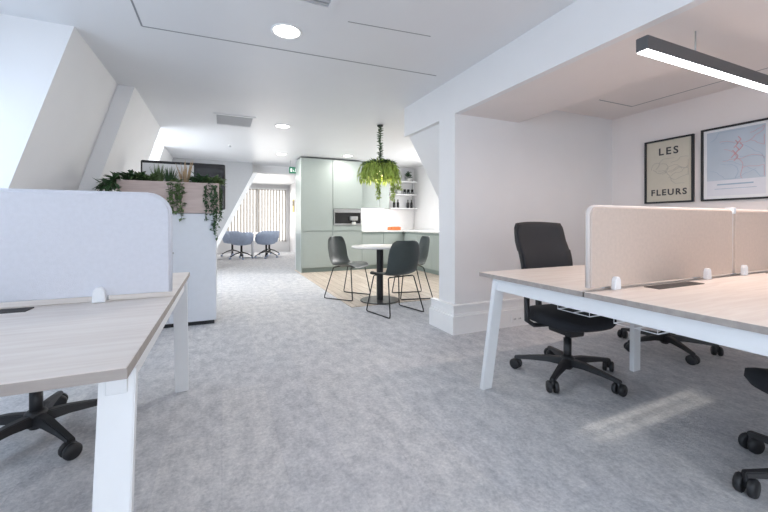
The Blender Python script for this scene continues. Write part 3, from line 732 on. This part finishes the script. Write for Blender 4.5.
dc = dining_chair('dark chair with its back to the camera, right in front of the cafe table', (1.865, 3.90, 0), math.atan2(-.10, 1) * -1 * -1 + .0)
dc.rotation_euler = (0, 0, math.radians(13))
dup(dc, (1.64, 4.93, FZ), math.atan2(-.77, .64) - PI / 2, 'dark chair left of the cafe table, its shiny seat turned to the aisle')
dup(dc, (2.47, 4.62, FZ), math.radians(78), 'dark chair right of the cafe table, half hidden behind the nearest chair')
# hanging plant lamp
t = thing('hanging_planter_lamp', 'hanging ring of ferns with a warm bulb above the cafe table', 'hanging lamp', (2.07, 4.80, 1.60))
obj('ceiling_rose', lathe(new(), [(0, CZ - 1.60), (.045, CZ - 1.60), (.04, CZ - 1.62), (0, CZ - 1.625)], n=20), M['black'], t)
obj('cord', tube(new(), [(0, 0, .30), (0, 0, CZ - 1.61)], .006, 6), M['black'], t)
bm = new()
for r, z in ((.17, .10), (.17, .26), (.08, .32)): tube(bm, [(r * math.cos(2 * PI * k / 24), r * math.sin(2 * PI * k / 24), z) for k in range(24)], .006, 5, closed=True)
for k in range(8): a = 2 * PI * k / 8; tube(bm, [(.17 * math.cos(a), .17 * math.sin(a), .10), (.17 * math.cos(a), .17 * math.sin(a), .26), (.08 * math.cos(a), .08 * math.sin(a), .32), (0, 0, .36)], .004, 4)
obj('wire_basket', bm, M['rattan'], t)
bm = new()
for k in range(620):
    a = random.uniform(0, 2 * PI); R = .14 + random.uniform(-.05, .03); p0 = Vector((R * math.cos(a), R * math.sin(a), .22 + random.uniform(-.04, .08)))
    out = Vector((math.cos(a), math.sin(a), 0)); L = random.uniform(.12, .29); q = p0
    dirv = out * random.uniform(.1, .5) + Vector((0, 0, .25)) + rv(.2)
    for j in range(5):
        leaf(bm, q, dirv + rv(.2), Vector((0, 0, 1)), L * .33, .02); q = q + dirv.normalized() * L * .24; dirv = dirv * .75 + Vector((0, 0, -.42))
obj('fern_fronds', bm, M['leaf2'], t)
bm = new()
for k in range(170): a = random.uniform(0, 2 * PI); r = random.uniform(.04, .20); leaf(bm, Vector((r * math.cos(a), r * math.sin(a), .31 - r * .15)), Vector((math.cos(a), math.sin(a), .3)) + rv(.6), Vector((0, 0, 1)), .09, .035)
obj('dark_leaves', bm, M['leaf'], t)
for ax, ln in ((-.09, .24), (.13, .27)):
    z = .12; y = -.15; bm = new()
    while z > .12 - ln - .08:
        for j in range(7): leaf(bm, Vector((ax, y, z)) + rv(.022), rv(1) + Vector((0, 0, -.6)), Vector((0, 0, 1)), .045, .022)
        z -= .014
    obj('trailing_strand', bm, M['leaf2'], t)
bm = new()
for k in range(46): z = .34 + k * .0102; a = random.uniform(0, 2 * PI); [leaf(bm, Vector((0, 0, z + .01 * j)), Vector((math.cos(a + 2 * j), math.sin(a + 2 * j), .4)), Vector((0, 0, 1)), .06, .04) for j in range(2)]
obj('cord_leaves', bm, M['leaf'], t)
obj('bulb', lathe(new(), [(0, .10), (.03, .115), (.045, .15), (.03, .19), (.018, .22), (0, .22)], n=18), M['bulb'], t)
d = bpy.data.lights.new('bulb_glow', 'POINT'); d.energy = 6; d.color = (1, .82, .55); d.shadow_soft_size = .05
o = bpy.data.objects.new('bulb_glow', d); C.objects.link(o); o.parent = t; o.location = (0, 0, .04)

# ================================================================ FAR MEETING SET
t = thing('meeting_table', 'round white meeting table among the blue chairs at the far end', 'table', (.86, 12.0, 0))
obj('tabletop', lathe(new(), [(0, .715), (.5, .715), (.5, .74), (0, .74)], n=40, smooth=False), M['worktop'], t)
obj('pedestal', lathe(new(), [(0, .02), (.04, .02), (.04, .715), (0, .715)], n=20), M['whitemetal'], t)
obj('base_plate', lathe(new(), [(0, 0), (.3, 0), (.3, .015), (0, .02)], n=36), M['whitemetal'], t)
def tub_chair(label, loc, rz):
    t = thing('tub_chair', label, 'chair', loc, rz, 'blue tub chairs at the far meeting table')
    bm = new(); n = 32; rows = []
    def row(r, zf, zb, inner=0):
        out = []
        for k in range(n):
            a = 2 * PI * k / n; f = max(0, math.cos(a - PI / 2)) ; h = zf + (zb - zf) * (1 - f) ** .8
            out.append(bm.verts.new((math.cos(a) * r, math.sin(a) * r * .95, h)))
        return out
    R = [row(.12, .40, .40), row(.26, .42, .43), row(.32, .46, .60), row(.335, .475, .78), row(.30, .478, .785), row(.27, .472, .60), row(.22, .47, .48), row(.05, .465, .465)]
    for i in range(len(R) - 1):
        for k in range(n): bm.faces.new([R[i][k], R[i][(k + 1) % n], R[i + 1][(k + 1) % n], R[i + 1][k]])
    bm.faces.new(R[0]); bm.faces.new(R[-1]); bmesh.ops.recalc_face_normals(bm, faces=bm.faces)
    for f in bm.faces: f.smooth = True
    obj('seat_shell', bm, M['blue'], t)
    obj('column', lathe(new(), [(0, .08), (.03, .08), (.03, .40), (0, .40)], n=14), M['blackm'], t)
    for k in range(4):
        a = k * PI / 2 + .6; c, s = math.cos(a), math.sin(a)
        lg = obj('leg', tube(new(), [(0, 0, .20), (c * .16, s * .16, .15), (c * .31, s * .31, .065)], [.02, .016, .012], 8), M['blackm'], t)
        obj('caster', lathe(new(), [(0, -.018), (.03, -.018), (.03, .018), (0, .018)], n=14, mtx=Matrix.Translation((c * .31, s * .31, .03)) @ Matrix.Rotation(PI / 2, 4, 'X')), M['blue'], lg)
    return t
tc_ = tub_chair('blue tub chair on the left near side of the far meeting table', (.52, 11.45, 0), math.radians(-30))
dup(tc_, (1.22, 11.5, 0), math.radians(45), 'blue tub chair on the right near side of the far meeting table')
dup(tc_, (.30, 12.55, 0), math.radians(-130), 'blue tub chair on the left far side of the far meeting table')
dup(tc_, (1.42, 12.5, 0), math.radians(130), 'blue tub chair on the right far side of the far meeting table, before the blind')
t = thing('wall_notice', 'small yellow and black notice on the wall past the exit sign', 'notice', (2.29, 13.0, 1.65))
obj('board', B(-.012, 0, -.15, .15, -.22, .22), M['yellow'], t); obj('print', B(-.014, -.012, -.12, .12, 0, .18), M['ink'], t)

# ================================================================ FRAMED PICTURES (wall at x = 4.322, facing -X)
def picture(label, y0, y1, z0, z1, posterm, mount=0):
    """local: +X axis of the sheet = world -Y (reads left to right from the room)"""
    t = thing('framed_picture', label, 'picture', (4.320, (y0 + y1) / 2, z0)); a = (y1 - y0) / 2; h = z1 - z0; f = .017
    bm = new(); box(bm, -.028, 0, -a, -a + f, 0, h); box(bm, -.028, 0, a - f, a, 0, h); box(bm, -.028, 0, -a + f, a - f, 0, f); box(bm, -.028, 0, -a + f, a - f, h - f, h)
    obj('frame', bm, M['black'], t); obj('poster', B(-.012, 0, -a + f, a - f, f, h - f), posterm, t)
    return t, a, h
def sheet_line(bm, pts, wd, x=-.0135):
    for (u0, v0), (u1, v1) in zip(pts, pts[1:]):
        d = Vector((u1 - u0, v1 - v0)); 
        if d.length < 1e-5: continue
        n = Vector((-d.y, d.x)).normalized() * wd / 2
        q = [(u0 + n.x, v0 + n.y), (u0 - n.x, v0 - n.y), (u1 - n.x, v1 - n.y), (u1 + n.x, v1 + n.y)]
        prism(bm, [(-u, v) for u, v in q], 'x', x, -.0121)
def text_mesh(name, s, size, m, parent, u, v, extrude=.0006, spacing=1.0, off=0):
    cu = bpy.data.curves.new(name, 'FONT'); cu.body = s; cu.size = size; cu.align_x = 'CENTER'; cu.extrude = extrude; cu.space_character = spacing; cu.offset = off; cu.resolution_u = 3
    tmp = bpy.data.objects.new(name, cu); C.objects.link(tmp); dg = bpy.context.evaluated_depsgraph_get(); dg.update()
    me = bpy.data.meshes.new_from_object(tmp.evaluated_get(dg)); bpy.data.objects.remove(tmp)
    me.transform(Matrix(((0, 0, -1, 0), (-1, 0, 0, 0), (0, 1, 0, 0), (0, 0, 0, 1))))
    me.transform(Matrix.Translation((-.0135, -u, v))); me.materials.clear(); me.materials.append(m)
    o = bpy.data.objects.new(name, me); C.objects.link(o); o.parent = parent; return o
pt, a, h = picture('cream framed poster reading LES FLEURS on the alcove wall', 2.075, 2.535, 1.262, 1.942, M['poster1'])
text_mesh('title_lettering', 'L E S', .105, M['ink'], pt, 0, h - .165, spacing=.9, off=.0025)
text_mesh('title_lettering', 'FLEURS', .088, M['ink'], pt, 0, .085, spacing=1.25, off=.0025)
rs = random.Random(3)
for k in range(9):
    bm = new()
    u, v = rs.uniform(-.16, .1), rs.uniform(.24, .44); pts = [(u, v)]; ang = rs.uniform(-1, 1)
    for j in range(12): ang += rs.uniform(-.7, .7); u = max(-.18, min(.18, u + .028 * math.cos(ang))); v = max(.2, min(.47, v + .028 * math.sin(ang))); pts.append((u, v))
    sheet_line(bm, pts, .0035)
    obj('line_drawing', bm, M['inkg'], pt)
pt, a, h = picture('larger pale blue framed map poster with red lines at the right edge', 1.505, 2.012, 1.262, 1.957, M['inkw'])
obj('print', B(-.0128, -.012, -.21, .21, .19, .655), M['poster2'], pt); obj('caption_panel', B(-.0128, -.012, -.21, .21, .045, .19), M['poster2b'], pt)
bm = new()
for k in range(12):
    u, v = rs.uniform(-.2, .15), rs.uniform(.25, .6); pts = [(u, v)]; ang = rs.uniform(-.6, .2)
    for j in range(14): ang += rs.uniform(-.5, .5); u = max(-.2, min(.2, u + .028 * math.cos(ang))); v = max(.2, min(.64, v + .028 * math.sin(ang))); pts.append((u, v))
    if k % 2: sheet_line(bm, pts, .003, -.0145)
    else:
        bb = new(); sheet_line(bb, pts, .003, -.0145); obj('blue_map_line', bb, M['inkb'], pt)
for k in range(6): u = rs.uniform(-.03, .03); sheet_line(bm, [(u, .36 + .03 * k), (u + .03, .40 + .03 * k), (u + .01, .43 + .03 * k)], .007, -.0145)
obj('red_map_lines', bm, M['inkr'], pt)
bm = new(); sheet_line(bm, [(-.13, .15), (.13, .15)], .012, -.0145); sheet_line(bm, [(-.15, .11), (.15, .11)], .004, -.0145); obj('caption_lines', bm, M['inkb'], pt)

# ================================================================ SOCKETS
t = thing('wall_socket', 'white double socket on the skirting beside the leg of the right desk', 'socket', (2.74, 2.848, .09))
obj('plate', B(-.075, .075, -.009, 0, -.045, .045, .003), M['trim'], t)
bm = new(); [box(bm, x, x + .008, -.0105, -.009, -.02, -.005) for x in (-.045, -.025, .02, .04)]; obj('slots', bm, M['groove'], t)
